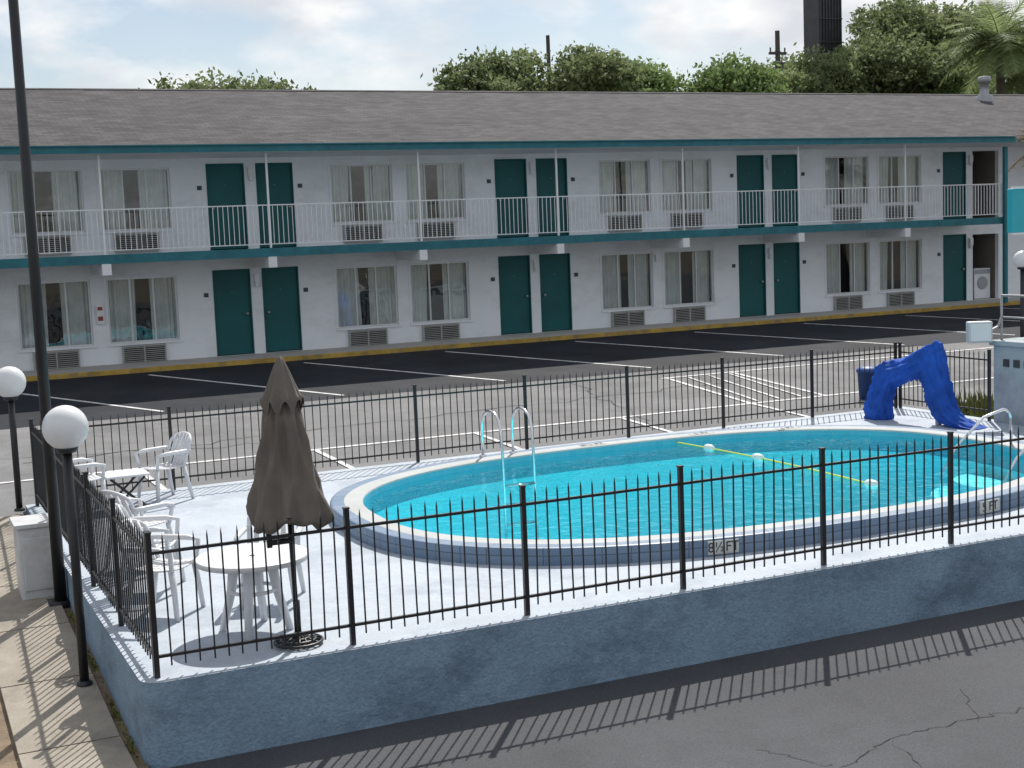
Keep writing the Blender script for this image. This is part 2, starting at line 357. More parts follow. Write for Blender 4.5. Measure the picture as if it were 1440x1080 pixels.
while y<YW-.05: s.box(30.69,30.703,y,y+.014,F2+.11,F2+.975);y+=.115
s.box(30.68,30.712,31.25,YW-.01,F2+.975,F2+1.0)
for x in XB:
    if x<30.5: s.box(x-.022,x+.022,31.205,31.249,F2+.012,EV-.002)
s.obj('walkway_railing',M['white'],B)
s=MB();s.box(30.62,30.74,31.08,31.175,1.39,EV-.1);s.obj('end_post',M['tealtrim'],B)
s=MB()
for z0,z1 in ((FL,3.42),(F2,5.97)):
    xa,xb=ALC
    s.quad((xa,YW+.14,z0),(xa,YW+1.8,z0),(xa,YW+1.8,z1),(xa,YW+.14,z1));s.quad((xb,YW+.14,z0),(xb,YW+1.8,z0),(xb,YW+1.8,z1),(xb,YW+.14,z1))
    s.quad((xa,YW+1.8,z0),(xb,YW+1.8,z0),(xb,YW+1.8,z1),(xa,YW+1.8,z1));s.quad((xa,YW+.14,z1),(xb,YW+.14,z1),(xb,YW+1.8,z1),(xa,YW+1.8,z1));s.quad((xa,YW+.14,z0),(xb,YW+.14,z0),(xb,YW+1.8,z0),(xa,YW+1.8,z0))
s.obj('alcove_walls',mat('alcove_paint',(.2,.18,.16),.8,.1,2),B)
s=MB();s.box(31.3,31.95,YW+.25,YW+.9,FL+.01,FL+.95,0)
s.tube([(31.62,YW+.249,FL+.5),(31.62,YW+.22,FL+.5)],.2,20,1);s.box(31.32,31.93,YW+.24,YW+.249,FL+.78,FL+.92,1)
s.obj('washing_machine_body',[M['white'],M['metal']],B,bevel=.01)
s=MB()
for z in (4.4,4.8,5.2,5.6): s.box(31.05,31.95,YW+1.2,YW+1.7,z,z+.03)
for z in (4.43,4.83,5.23): 
    for i in range(4): s.box(31.1+.22*i,31.25+.22*i,YW+1.25,YW+1.5,z,z+.2)
s.obj('storage_shelf',mat('shelf',(.25,.2,.15),.7,.3,5),B)
YE,ZE,YR,ZR=30.75,6.26,37.1,8.13
s=MB();xr=46
s.quad((X0-.5,YE,ZE),(xr,YE,ZE),(xr,YR,ZR),(X0-.5,YR,ZR));s.quad((X0-.5,YR,ZR),(xr,YR,ZR),(xr,43.4,ZE),(X0-.5,43.4,ZE))
s.obj('roof',M['roof'],B)
s=MB()
s.quad((X0-.5,YR-.16,ZR-.03),(xr,YR-.16,ZR-.03),(xr,YR,ZR+.02),(X0-.5,YR,ZR+.02));s.quad((X0-.5,YR,ZR+.02),(xr,YR,ZR+.02),(xr,YR+.16,ZR-.03),(X0-.5,YR+.16,ZR-.03));s.obj('roof_ridge_cap',M['roof'],B)
s=MB();s.box(X0-.5,30.95,YE+.02,YE+.06,6.09,ZE-.004,0);s.box(30.95,xr,YE+.02,YE+.06,6.09,ZE-.004,1);s.obj('eave_fascia',[M['tealtrim'],M['white']],B)
s=MB();s.box(X0-.5,xr,YE+.062,43.3,EV,EV+.02);s.obj('soffit',M['soffit'],B)
s=MB();s.box(X0-.5,xr,YE-.03,YE+.018,6.235,6.262);s.obj('drip_edge',M['tealtrim'],B)
v=empty('roof_vent')
s=MB();s.lathe(34.75,36.2,[(.30,7.7),(.28,7.98),(.15,8.05),(.15,8.42),(.20,8.42),(.22,8.54),(.19,8.64),(.0,8.66)],20);s.obj('vent_stack',M['metal'],v,smooth=True)
# ------------------------------------------------------------------ pool terrace
T=empty('pool_terrace')
PX,PY,PA,PB,PN=9.66,14.95,4.88,3.33,2.5
NS=160
def ray(th,off=0):
    A,Bb=PA-off,PB-off;c,s_=math.cos(th),math.sin(th)
    r_=(abs(c/A)**PN+abs(s_/Bb)**PN)**(-1/PN);return (PX+r_*c,PY+r_*s_)
corn=[math.atan2(y-PY,x-PX) for x in (DX0,DX1) for y in (DY0,DY1)]
def rect(th):
    c,s_=math.cos(th),math.sin(th);t=1e9
    if c>1e-9:t=min(t,(DX1-PX)/c)
    if c<-1e-9:t=min(t,(DX0-PX)/c)
    if s_>1e-9:t=min(t,(DY1-PY)/s_)
    if s_<-1e-9:t=min(t,(DY0-PY)/s_)
    return [PX+t*c,PY+t*s_]
RC=.16
def roundc(p):
    x,y=p;cx,cy=DX0+RC,DY0+RC
    if x<cx and y<cy:
        d=Vector((x-cx,y-cy))
        if d.length>0: d.normalize(); x,y=cx+d.x*RC,cy+d.y*RC
    return (x,y)
tc_=math.atan2(DY0-PY,DX0-PX)
ths=sorted([2*PI*i/NS-PI for i in range(NS)]+corn+[tc_+d for d in (-.02,-.015,-.01,-.005,.004,.008,.012,.016)])
outer=[roundc(rect(t)) for t in ths]
d=MB();n=len(ths)
for i in range(n):
    j=(i+1)%n;a,b=ray(ths[i]),ray(ths[j]);c_,e=outer[j],outer[i]
    d.quad((a[0],a[1],DZ),(e[0],e[1],DZ),(c_[0],c_[1],DZ),(b[0],b[1],DZ))
d.obj('deck',M['deck'],T)
d=MB()
for i in range(n):
    j=(i+1)%n;a,b=outer[i],outer[j]
    d.quad((a[0],a[1],-.1),(b[0],b[1],-.1),(b[0],b[1],DZ),(a[0],a[1],DZ))
d.obj('terrace_wall',M['bluewall'],T)
P=empty('swimming_pool')
def ring(offs_z,mats_,name):
    vs=[];fs=[];K=len(offs_z)
    TH=[2*PI*i/240 for i in range(241)]
    L_=[0]
    for i in range(240):
        a,b=ray(TH[i]),ray(TH[i+1]);L_.append(L_[-1]+math.hypot(a[0]-b[0],a[1]-b[1]))
    for off,z in offs_z:
        for th in TH:
            x,y=ray(th,off);vs.append((x,y,z))
    for k in range(K-1):
        for i in range(240):
            a=k*241+i;fs.append((a,a+1,a+242,a+241))
    me=bpy.data.meshes.new(name);me.from_pydata(vs,[],fs);me.materials.append(mats_)
    uv=me.uv_layers.new(name='UVMap')
    for p in me.polygons:
        for li in p.loop_indices:
            vi=me.loops[li].vertex_index;uv.data[li].uv=(L_[vi%241],vs[vi][2])
    o=bpy.data.objects.new(name,me);sc.collection.objects.link(o);o.parent=P;return o
CT=.885
ring([(0.0,DZ-.02),(.0,CT-.02),(.01,CT-.005)],M['tileblue'],'raised_beam_tile')
ring([(.01,CT-.005),(.03,CT),(.17,CT)],M['tileblue'],'coping_outer_band')
ring([(.17,CT),(.37,CT),(.39,CT-.01),(.395,CT-.03)],M['coping'],'coping')
ring([(.395,CT-.03),(.40,.55)],M['tiledark'],'waterline_tile')
vs=[];fs=[];K=14;NT=120
def depth(x):
    return float(np.interp(x,[5,7.5,10.5,12.5,14.5],[-1.35,-1.4,-.65,-.3,-.15]))
for k in range(K+1):
    for i in range(NT):
        th=2*PI*i/NT
        if k==0: x,y=ray(th,.40);z=.55
        elif k==1: x,y=ray(th,.40);z=depth(x)+.25
        else:
            f_=1-(k-1)/(K-1);x,y=ray(th,.5);x=PX+(x-PX)*f_;y=PY+(y-PY)*f_;z=depth(x)
        vs.append((x,y,z))
for k in range(K):
    for i in range(NT):
        a=k*NT+i;b=k*NT+(i+1)%NT;fs.append((a,b,b+NT,a+NT))
me=bpy.data.meshes.new('basin');me.from_pydata(vs,[],fs);me.materials.append(M['basin'])
for p in me.polygons:p.use_smooth=True
o=bpy.data.objects.new('basin',me);sc.collection.objects.link(o);o.parent=P
s=MB()
for i,(rr,zz) in enumerate(((1.25,.0),(.95,.22),(.65,.42))):
    K=30;c=(13.95,14.2)
    for j in range(K):
        a0=PI*.45+PI*1.1*j/K;a1=PI*.45+PI*1.1*(j+1)/K
        p=(min(c[0]+rr*math.cos(a0),14.05),c[1]+rr*math.sin(a0));q=(min(c[0]+rr*math.cos(a1),14.05),c[1]+rr*math.sin(a1))
        n0=len(s.v);s.v+=[(c[0],c[1],zz),(p[0],p[1],zz),(q[0],q[1],zz)];s.f.append((n0,n0+1,n0+2));s.mi.append(0)
        s.quad((p[0],p[1],zz),(q[0],q[1],zz),(q[0],q[1],zz-.5),(p[0],p[1],zz-.5))
s.obj('steps',mat('step_plaster',(.18,.70,.80),.7,.05,2),P)
WZ=.785
s=MB();K=240
s.v=[(*ray(2*PI*i/K,.397),WZ) for i in range(K)];s.f=[tuple(range(K))];s.mi=[0]
s.obj('water',M['water'],P)
s=MB()
s.box(10.6,10.72,12.2,17.7,depth(10.66)+.01,depth(10.66)+.03);s.obj('floor_line',mat('floor_line',(.02,.2,.4),.6),P)
def text(body,size,loc,rot,parent,m):
    cu_=bpy.data.curves.new('depth_text','FONT');cu_.body=body;cu_.size=size;cu_.align_x='CENTER';cu_.align_y='CENTER';cu_.extrude=.001
    o=bpy.data.objects.new('depth_text',cu_);sc.collection.objects.link(o);o.data.materials.append(m);o.location=loc;o.rotation_euler=rot;o.parent=parent;return o
for x_,tx in ((7.75,'8½FT'),(11.3,'5 FT')):
    best=min([-PI*i/2000 for i in range(2000)],key=lambda t:abs(ray(t)[0]-x_))
    a=Vector(ray(best-.01));b=Vector(ray(best+.01));dd=(b-a).normalized();ang=math.atan2(dd.y,dd.x);p=Vector(ray(best))
    Tm=Matrix.Translation((p.x,p.y,0))@Matrix.Rotation(ang,4,'Z')
    s=MB();s.box(-.17,.17,-.012,.02,.72,.86,0,Tm);s.obj('depth_marker_tile',mat('marker_tile',(.52,.53,.50),.5),P)
    q=Tm@Vector((0,-.016,.79));t_=text(tx,.145,q,(PI/2,0,ang),P,M['ink'])
for x_,tx in ((9.6,'8½ FT'),(11.6,'5 FT'),(13.0,'4 FT')):
    best=min([PI*i/2000 for i in range(2000)],key=lambda t:abs(ray(t)[0]-x_))
    p=ray(best,.27)
    s=MB();s.box(p[0]-.2,p[0]+.2,p[1]-.07,p[1]+.07,CT+.001,CT+.004);s.obj('coping_marker_tile',mat('marker_tile2',(.36,.37,.35),.5),P)
    text(tx,.14,(p[0],p[1],CT+.006),(0,0,0),P,M['ink'])
s=MB();s.lathe(4.2,15.6,[(.0,DZ+.006),(.12,DZ+.006),(.12,DZ+.001)],24);s.lathe(12.0,18.75,[(.0,DZ+.006),(.12,DZ+.006),(.12,DZ+.001)],24);s.obj('skimmer_lids',M['coping'],P)
R_=empty('pool_float_rope')
s=MB();pts=[(10.95+.12*math.sin(i/20*3)+.1*i/20,17.95-4.5*i/20,WZ+.02) for i in range(21)]
s.tube(pts,.012,6);s.obj('rope',M['rope'],R_,smooth=True)
s=MB()
for i in (4,9,20):
    p=Vector(pts[i]);dv=Vector((0.05,-1,0)).normalized()
    q=[p+dv*t for t in (-.10,-.085,-.04,.04,.085,.10)];s.tube(q,[.015,.045,.06,.06,.045,.015],12)
s.obj('floats',M['floatm'],R_,smooth=True)
La=empty('pool_ladder')
s=MB()
for x in (7.85,8.33):
    yb=18.07;pts=[(x,yb,CT),(x,yb,DZ+.5)]
    for i in range(9):
        a=PI*i/8;pts.append((x,yb-.33+.33*math.cos(a),DZ+.60+.28*math.sin(a)))
    pts+=[(x,yb-.68,DZ+.3),(x,yb-.70,.4),(x,yb-.70,-.5)]
    s.tube(pts,.021,10);s.lathe(x,yb,[(.05,CT+.001),(.05,CT+.02),(.022,CT+.03)],12)
for z in (.55,.28,0,-.28): s.box(7.87,8.31,17.32,17.41,z-.012,z+.012)
s.obj('rails_and_treads',M['chrome'],La,smooth=True)
Hr=empty('step_handrail')
s=MB()
for y in (13.2,14.3):
    pts=[(14.2,y,CT),(14.2,y,CT+.35)]
    for i in range(7):
        a=PI/2*i/6;pts.append((14.05+.15*math.cos(a),y,CT+.35+.15*math.sin(a)))
    pts+=[(13.7,y,CT+.42),(13.2,y,CT+.05),(12.95,y,CT-.3),(12.9,y,0)]
    s.tube(pts,.02,10)
s.obj('rails',M['chrome'],Hr,smooth=True)
# ------------------------------------------------------------------ fences
FH=1.15
def fence(name,p,q,npan,zb=DZ,h=FH):
    F=empty(name);p=Vector(p);q=Vector(q);Ln=(q-p).length;dv=(q-p)/Ln;ang=math.atan2(dv.y,dv.x)
    Tm=Matrix.Translation((p.x,p.y,0))@Matrix.Rotation(ang,4,'Z')
    s=MB()
    for i in range(npan+1):
        x=Ln*i/npan;s.box(x-.021,x+.021,-.021,.021,zb,zb+h+.01,0,Tm);s.box(x-.026,x+.026,-.026,.026,zb+h+.01,zb+h+.022,0,Tm)
    s.obj('posts',M['black'],F)
    s=MB();s.box(0,Ln,-.014,.014,zb+h-.162,zb+h-.138,0,Tm);s.box(0,Ln,-.014,.014,zb+.155,zb+.178,0,Tm);s.obj('rails',M['black'],F)
    s=MB()
    for i in range(npan):
        a=Ln*i/npan;b=Ln*(i+1)/npan;k=round((b-a)/.113)
        for j in range(1,k):
            x=a+(b-a)*j/k+random.uniform(-.003,.003);t=.006;l=random.uniform(-.008,.008);hh=h+random.uniform(-.008,.008)
            n0=len(s.v)
            for z,sh in ((zb+.08,-l),(zb+hh-.06,l)):
                s.v+=[tuple(Tm@Vector(c)) for c in ((x-t+sh,-t,z),(x+t+sh,-t,z),(x+t+sh,t,z),(x-t+sh,t,z))]
            s.v.append(tuple(Tm@Vector((x+l,0,zb+hh))))
            s.f+=[(n0+q_,n0+(q_+1)%4,n0+4+(q_+1)%4,n0+4+q_) for q_ in range(4)]+[(n0+4+q_,n0+4+(q_+1)%4,n0+8) for q_ in range(4)]+[(n0+3,n0+2,n0+1,n0)];s.mi+=[0]*9
    s.obj('pickets',M['black'],F)
fence('iron_fence',(1.83,10.86),(16.46,10.86),9)
fence('iron_fence',(1.83,10.9),(1.83,19.2),5)
fence('iron_fence',(1.83,19.25),(16.4,19.25),8)
fence('iron_fence',(16.46,19.2),(16.46,17.05),1)
# ------------------------------------------------------------------ right low wall
W=empty('planter_wall')
s=MB();s.box(16.45,16.7,12.8,16.95,.69,1.95);s.box(16.7,22,16.7,16.95,.5,1.95);s.obj('wall_body',M['graywall'],W,bevel=.015)
s=MB();s.box(16.40,16.75,12.75,17.0,1.952,2.03);s.box(16.75,22,16.65,17.0,1.952,2.03);s.obj('wall_cap',M['graywall'],W,bevel=.01)
s=MB()
for i in range(5): s.box(16.43,16.449,16.6-.22*i,16.72-.22*i,1.62,1.74)
s.obj('vent_blocks',mat('blockdark',(.05,.05,.05),.9),W)
s=MB()
for y in (16.9,15.8,14.7): s.tube([(16.58,y,2.03),(16.58,y,2.75)],.02,8)
s.tube([(16.58,16.9,2.75),(16.58,14.5,2.75)],.02,8);s.tube([(16.58,16.9,2.4),(16.58,14.5,2.4)],.016,8)
s.obj('pipe_railing',M['metal'],W,smooth=True)
Fl=empty('floodlight')
Tm=Matrix.Translation((16.2,17.0,2.2))@Matrix.Rotation(-.5,4,'Z')
s=MB();s.box(-.19,.19,-.1,.1,-.19,.15,0,Tm);s.obj('housing',M['slide'],Fl,bevel=.02)
s=MB();s.box(-.16,.16,-.112,-.101,-.16,.12,0,Tm);s.obj('lens',M['globe'],Fl)
s=MB();s.tube([tuple(Tm@Vector((.19,0,0))),(16.5,16.9,2.25),(16.58,16.9,2.4)],.022,8);s.obj('arm',M['metal'],Fl)
bn=empty('trash_bin');s=MB();s.lathe(16.9,20.6,[(.0,.7),(.17,.7),(.2,1.2),(.22,1.2),(.22,1.25),(.14,1.3),(.0,1.31)],18);s.obj('bin_body',M['binblue'],bn,smooth=True)
s=MB();
for i in range(1500):
    x=random.uniform(16.9,20.5);y=random.gauss(18.3,.35);z=gz(y)+.05;h=random.uniform(.05,.35);a=random.uniform(0,PI);w_=.03
    dx,dy=math.cos(a)*w_,math.sin(a)*w_;lx,ly=random.gauss(0,.08),random.gauss(0,.08)
    n0=len(s.v);s.v+=[(x-dx,y-dy,z),(x+dx,y+dy,z),(x+lx,y+ly,z+h)];s.f.append((n0,n0+1,n0+2));s.mi.append(0)
for i in range(260):
    x=1.66+random.gauss(0,.012);y=random.choice([11.3,12.1,13.4,14.6])+random.gauss(0,.2);z=gz(y)+.02;h=random.uniform(.02,.06);a=random.uniform(0,PI);w_=.008
    dx,dy=math.cos(a)*w_,math.sin(a)*w_
    n0=len(s.v);s.v+=[(x-dx,y-dy,z),(x+dx,y+dy,z),(x+random.gauss(0,.03)-.02,y+random.gauss(0,.03),z+h)];s.f.append((n0,n0+1,n0+2));s.mi.append(0)
s.obj('weeds',M['weed'])
# ------------------------------------------------------------------ tarp covered lift
C=empty('tarp_covered_pool_lift')
P0=Vector((15.29,18.38,DZ));D=Vector((.31,-1.37,0)).normalized();Nn=D.cross(Vector((0,0,1)))
OUT=[(-.24,.0),(-.20,.18),(-.12,.45),(-.04,.68),(.04,.88),(.16,.98),(.4,1.03),(.62,1.09),(.85,1.19),(1.05,1.29),(1.16,1.33),(1.24,1.22),(1.30,1.0),(1.36,.75),(1.42,.5),(1.50,.3),(1.62,.17),(1.85,.06),(1.98,.01)]
INN=[(.22,.0),(.22,.16),(.24,.32),(.27,.46),(.33,.56),(.42,.62),(.52,.66),(.62,.70),(.72,.74),(.82,.76),(.90,.75),(.95,.66),(.98,.5),(1.02,.36),(1.07,.22),(1.14,.1),(1.25,.03),(1.5,.005),(1.9,.0)]
oo=np.array(OUT);ii=np.array(INN);tt_=np.linspace(0,len(OUT)-1,150);O=[np.interp(tt_,range(len(OUT)),oo[:,k]) for k in (0,1)];I=[np.interp(tt_,range(len(INN)),ii[:,k]) for k in (0,1)]
s=MB();SEG=64
for i in range(150):
    ox,oz,ix,iz=O[0][i],O[1][i],I[0][i],I[1][i];cx,cz=(ox+ix)/2,(oz+iz)/2;hx,hz=(ox-ix)/2,(oz-iz)/2
    th=.17+.03*math.sin(i*.14)
    for j in range(SEG):
        a=2*PI*j/SEG;ca,sa=math.cos(a),math.sin(a);u=i*.066
        k=.88+.26*(1-abs(math.sin(a*3.5+u*.5+.6*math.sin(u))))**2+.20*(1-abs(math.sin(a*6+u*1.1+1)))**2*(.4+.6*math.sin(u*.9)**2)
        k+=.14*mn.noise(Vector((ca*1.8,sa*1.8,u*1.6)))+.10*(1-2.5*abs(mn.noise(Vector((ca*3.5,sa*3.5,u*3.0+9)))))
        q=P0+D*(cx+hx*ca*k)+Vector((0,0,max(.005,cz+hz*ca*k)))+Nn*(th*sa*k)
        s.v.append(tuple(q))
for i in range(149):
    for j in range(SEG):
        a=i*SEG+j;b=i*SEG+(j+1)%SEG;s.f.append((a,b,b+SEG,a+SEG));s.mi.append(0)
s.obj('blue_tarp',M['tarp'],C,smooth=True)
s=MB();q=P0+D*.02;s.tube([q,q+Vector((0,0,.6))],.05,8);q=P0+D*1.18;s.tube([q,q+Vector((0,0,.8))],.05,8);s.obj('lift_frame',M['metal'],C)
# ------------------------------------------------------------------ lamps
def lamp(x,y,h,r=.2):
    E=empty('globe_street_lamp');z=gz(y)+.06
    s=MB();s.tube([(x,y,z),(x,y,z+h-r*.8)],.042,12);s.lathe(x,y,[(.07,z),(.07,z+.02),(.045,z+.04)],14);s.lathe(x,y,[(.05,z+h-r*1.15),(.085,z+h-r*1.1),(.1,z+h-r*.9),(.07,z+h-r*.8)],16);s.obj('post',M['black'],E,smooth=True)
    s=MB();K=20;s.lathe(x,y,[(r*math.sin(PI*i/K)+1e-4,z+h-r*math.cos(PI*i/K)*1) for i in range(K+1)],32);s.obj('globe',M['globe'],E,smooth=True)
lamp(1.50,12.75,2.36);lamp(1.60,19.2,1.72,.21);lamp(20.15,20.,2.45,.17)
E=empty('light_pole');x,y=1.61,15.2;z=gz(y)
s=MB();s.tube([(x,y,z),(x-.01,y,4),(x-.02,y,12)],[.065,.055,.04],14);s.box(x-.13,x+.07,y-.13,y+.13,z,z+.075);s.obj('pole_shaft',M['black'],E,smooth=True)
s=MB();s.tube([(x-.02,y,11.9),(x-.02,y,12.0),(x-.9,y,12.2)],.04,10);s.box(x-1.5,x-.9,y-.15,y+.15,12.12,12.28);s.obj('pole_head',M['black'],E)
E=empty('utility_box');z=gz(15.8)
s=MB();s.box(1.24,1.64,15.42,15.92,z-.05,z+.80);s.obj('cabinet',M['slide'],E,bevel=.03)
s=MB();s.box(1.21,1.66,15.39,15.95,z+.802,z+.85);s.box(1.28,1.60,15.40,15.419,z+.12,z+.7);s.obj('lid_and_door',M['slide'],E,bevel=.012)
E=empty('turquoise_sign');s=MB();s.box(19.95,22.4,20.05,20.2,3.68,4.52);s.obj('panel',M['sign'],E,bevel=.015)
s=MB();s.box(19.91,22.44,20.02,20.049,3.64,3.679);s.box(19.91,22.44,20.02,20.049,4.521,4.56);s.box(20.9,21.05,20.21,20.35,.6,4.5);s.obj('frame_and_post',M['white'],E)
# ------------------------------------------------------------------ umbrella
U=empty('patio_umbrella');ux,uy=3.06,11.12
Z=lambda h:DZ+h
s=MB()
hs0=[(1.07,.305),(1.14,.30),(1.25,.275),(1.45,.232),(1.65,.195),(1.85,.16),(2.0,.135),(2.1,.12)]
hh=np.linspace(1.07,2.1,30);hs=[(1.05,.275)]+[(h,float(np.interp(h,[q[0] for q in hs0],[q[1] for q in hs0]))) for h in hh]
def fold(i,r,z,a):
    zz=z;h=z-DZ
    tw=.35*math.sin(h*2.2)
    rid=1-abs(math.sin(4*(a+tw)+.4))
    k=1+.26*(rid-.35)+.08*math.sin(3*a+h*3)+.06*math.cos(13*a+h*5)+.06*mn.noise(Vector((math.cos(a)*2,math.sin(a)*2,h*5)))
    if i<=2: zz=z+.05*(rid-.5)+.04*math.sin(3*a+.5)
    return r*k,zz
s.lathe(ux-.02,uy,[(.10,Z(1.18)),(.2,Z(1.12))]+[(r,Z(h)) for h,r in hs],96,fn=lambda i,r,z,a:fold(max(0,i-2),r,z,a) if i>1 else (r,z))
s.obj('canopy',M['canvas'],U,smooth=True)
s=MB()
hc=[(2.03,.172),(2.05,.175),(2.12,.15),(2.22,.11),(2.32,.072),(2.40,.04),(2.44,.018),(2.45,.001)]
s.lathe(ux-.02,uy,[(r,Z(h)) for h,r in hc],72,fn=lambda i,r,z,a:(r*(1+.20*(.5-abs(math.sin(4*a+.2)))+.06*math.sin(3*a)),z+(.06*math.cos(8*a+1.2) if i<2 else 0)))
s.obj('vent_cap',M['canvas'],U,smooth=True)
s=MB();s.tube([(ux,uy,DZ+.05),(ux-.02,uy,DZ+1.3)],.021,12);s.tube([(ux,uy,DZ+.05),(ux,uy,DZ+.38)],.03,12);s.box(ux-.2,ux+.0,uy-.03,uy+.03,DZ+.88,DZ+.92);s.box(ux-.22,ux-.18,uy-.02,uy+.02,DZ+.86,DZ+.98);s.obj('pole',M['black'],U,smooth=True)
s=MB()
for rr in (.2,.145,.09): 
    s.tube([(ux+rr*math.cos(2*PI*i/32),uy+rr*math.sin(2*PI*i/32),DZ+.03+(.2-rr)*.25) for i in range(33)],.014,8)
for i in range(14):
    a=2*PI*i/14;s.tube([(ux+.2*math.cos(a),uy+.2*math.sin(a),DZ+.03),(ux+.03*math.cos(a+.3),uy+.03*math.sin(a+.3),DZ+.08)],.011,6)
s.lathe(ux,uy,[(.04,DZ+.055),(.04,DZ+.1)],24)
s.obj('cast_base',M['black'],U,smooth=True)
# ------------------------------------------------------------------ tables & chairs
E=empty('round_patio_table');tx,ty=2.86,11.74;zt=DZ+.67;R=.49
s=MB();s.lathe(tx,ty,[(.025,zt),(.3,zt),(R-.02,zt),(R-.01,zt+.006),(R,zt),(R,zt-.04),(R-.02,zt-.04),(R-.02,zt-.012),(.025,zt-.012)],48);s.obj('top',M['plastic'],E,smooth=True)
s=MB()
for i in range(4):
    a=PI/4+PI/2*i+.3;c_,s_=math.cos(a),math.sin(a)
    s.tube([(tx+.16*c_,ty+.16*s_,zt-.012),(tx+.2*c_,ty+.2*s_,zt-.3),(tx+.30*c_,ty+.30*s_,DZ)],[.05,.04,.032],10,flat=1.2)
s.tube([(tx+.2*math.cos(2*PI*i/24),ty+.2*math.sin(2*PI*i/24),zt-.3) for i in range(25)],.018,8)
s.obj('legs',M['plastic'],E,smooth=True)
def chair(x,y,ang):
    E=empty('plastic_patio_chair');Tm=Matrix.Translation((x,y,DZ))@Matrix.Rotation(ang,4,'Z')
    tt=lambda *p:tuple(Tm@Vector(p))
    s=MB();n=8
    for i in range(n):
        a,b=-.2+.42*i/n,-.2+.42*(i+1)/n;f_=lambda u:.42+.03*((u-.0)/.2)**2*.6+.015
        for j in range(6):
            c,d=-.22+.44*j/6,-.22+.44*(j+1)/6;g_=lambda w:.02*(w/.22)**2
            s.quad(tt(a,c,f_(a)+g_(c)),tt(b,c,f_(b)+g_(c)),tt(b,d,f_(b)+g_(d)),tt(a,d,f_(a)+g_(d)))
    o=s.obj('seat',M['plastic'],E,smooth=True);m=o.modifiers.new('s','SOLIDIFY');m.thickness=.014
    s=MB()
    def bp(w,h): return (-.2-.16*h/.42+.05*(w/.24)**2-.03,w,.44+h)
    ar=[bp(.24*math.cos(PI*i/10),.30+.12*math.sin(PI*i/10)) for i in range(11)]
    s.tube([tt(*bp(.235,0))]+[tt(*p) for p in ar]+[tt(*bp(-.235,0))],.02,8)
    for w in (-.17,-.085,0,.085,.17):
        s.tube([tt(*bp(w,0)),tt(*bp(w,.2)),tt(*bp(w*.95,.30+.12*math.sqrt(max(0,1-(w/.24)**2))))],.025,8)
    s.obj('backrest',M['plastic'],E,smooth=True)
    s=MB()
    for sg in (-1,1):
        s.tube([tt(.2,.22*sg,.42),tt(.22,.27*sg,.64),tt(.1,.28*sg,.66),tt(-.2,.27*sg,.66),tt(-.29,.24*sg,.66)],[.02,.026,.028,.028,.02],8)
        s.tube([tt(.2,.21*sg,.44),tt(.24,.25*sg,0)],[.032,.022],8);s.tube([tt(-.2,.21*sg,.44),tt(-.29,.25*sg,0)],[.032,.022],8)
    s.obj('arms_and_legs',M['plastic'],E,smooth=True)
chair(2.28,12.75,-.7);chair(2.35,13.75,-.4);chair(3.25,12.62,-2.0);chair(3.38,18.55,PI+.35);chair(2.3,18.25,.15)
chair(2.45,14.9,.5)
E=empty('side_table');s=MB();x,y=2.86,18.35
s.box(x-.28,x+.28,y-.25,y+.25,DZ+.43,DZ+.46);s.obj('top',M['plastic'],E,bevel=.012)
s=MB()
for a in (-1,1):
    s.tube([(x-.22,y+.2*a,DZ),(x+.22,y+.2*a,DZ+.42)],.015,8);s.tube([(x+.22,y+.2*a,DZ),(x-.22,y+.2*a,DZ+.42)],.015,8)
s.tube([(x-.22,y-.2,DZ+.02),(x-.22,y+.2,DZ+.02)],.015,8);s.tube([(x+.22,y-.2,DZ+.02),(x+.22,y+.2,DZ+.02)],.015,8)
s.obj('folding_legs',M['black'],E)
# ------------------------------------------------------------------ trees
def leaves(name,parent,lobes,per,size,m,seed,dens=1.0):
    rg=np.random.default_rng(seed);P_=[]
    for (cx,cy,cz,rx,ry,rz) in lobes:
        nc=int(per*dens)
        d=rg.normal(size=(nc,3));d/=np.linalg.norm(d,axis=1)[:,None];d[:,2]=np.where(d[:,2]<-.35,-d[:,2],d[:,2])
        rr=rg.uniform(.4,1.3,nc)[:,None];c=np.array([cx,cy,cz])+d*rr*np.array([rx,ry,rz])
        for q in c:
            k=rg.integers(14,42);sp=rg.uniform(.14,.38);P_.append(q+rg.normal(size=(k,3))*np.array([sp,sp,sp*.6]))
    P_=np.concatenate(P_);n=len(P_)
    a=rg.normal(size=(n,3));a/=np.linalg.norm(a,axis=1)[:,None];b=rg.normal(size=(n,3));b-=a*(a*b).sum(1)[:,None];b/=np.linalg.norm(b,axis=1)[:,None]
    s_=rg.uniform(.5,1.3,n)[:,None]*size
    v=np.stack([P_-a*s_,P_+b*s_*.5,P_+a*s_,P_-b*s_*.5],1).reshape(-1,3)
    me=bpy.data.meshes.new(name);me.vertices.add(4*n);me.vertices.foreach_set('co',v.ravel())
    me.loops.add(4*n);me.loops.foreach_set('vertex_index',np.arange(4*n));me.polygons.add(n);me.polygons.foreach_set('loop_start',np.arange(n)*4);me.polygons.foreach_set('loop_total',np.full(n,4));me.update();me.validate()
    me.materials.append(m);o=bpy.data.objects.new(name,me);sc.collection.objects.link(o);o.parent=parent
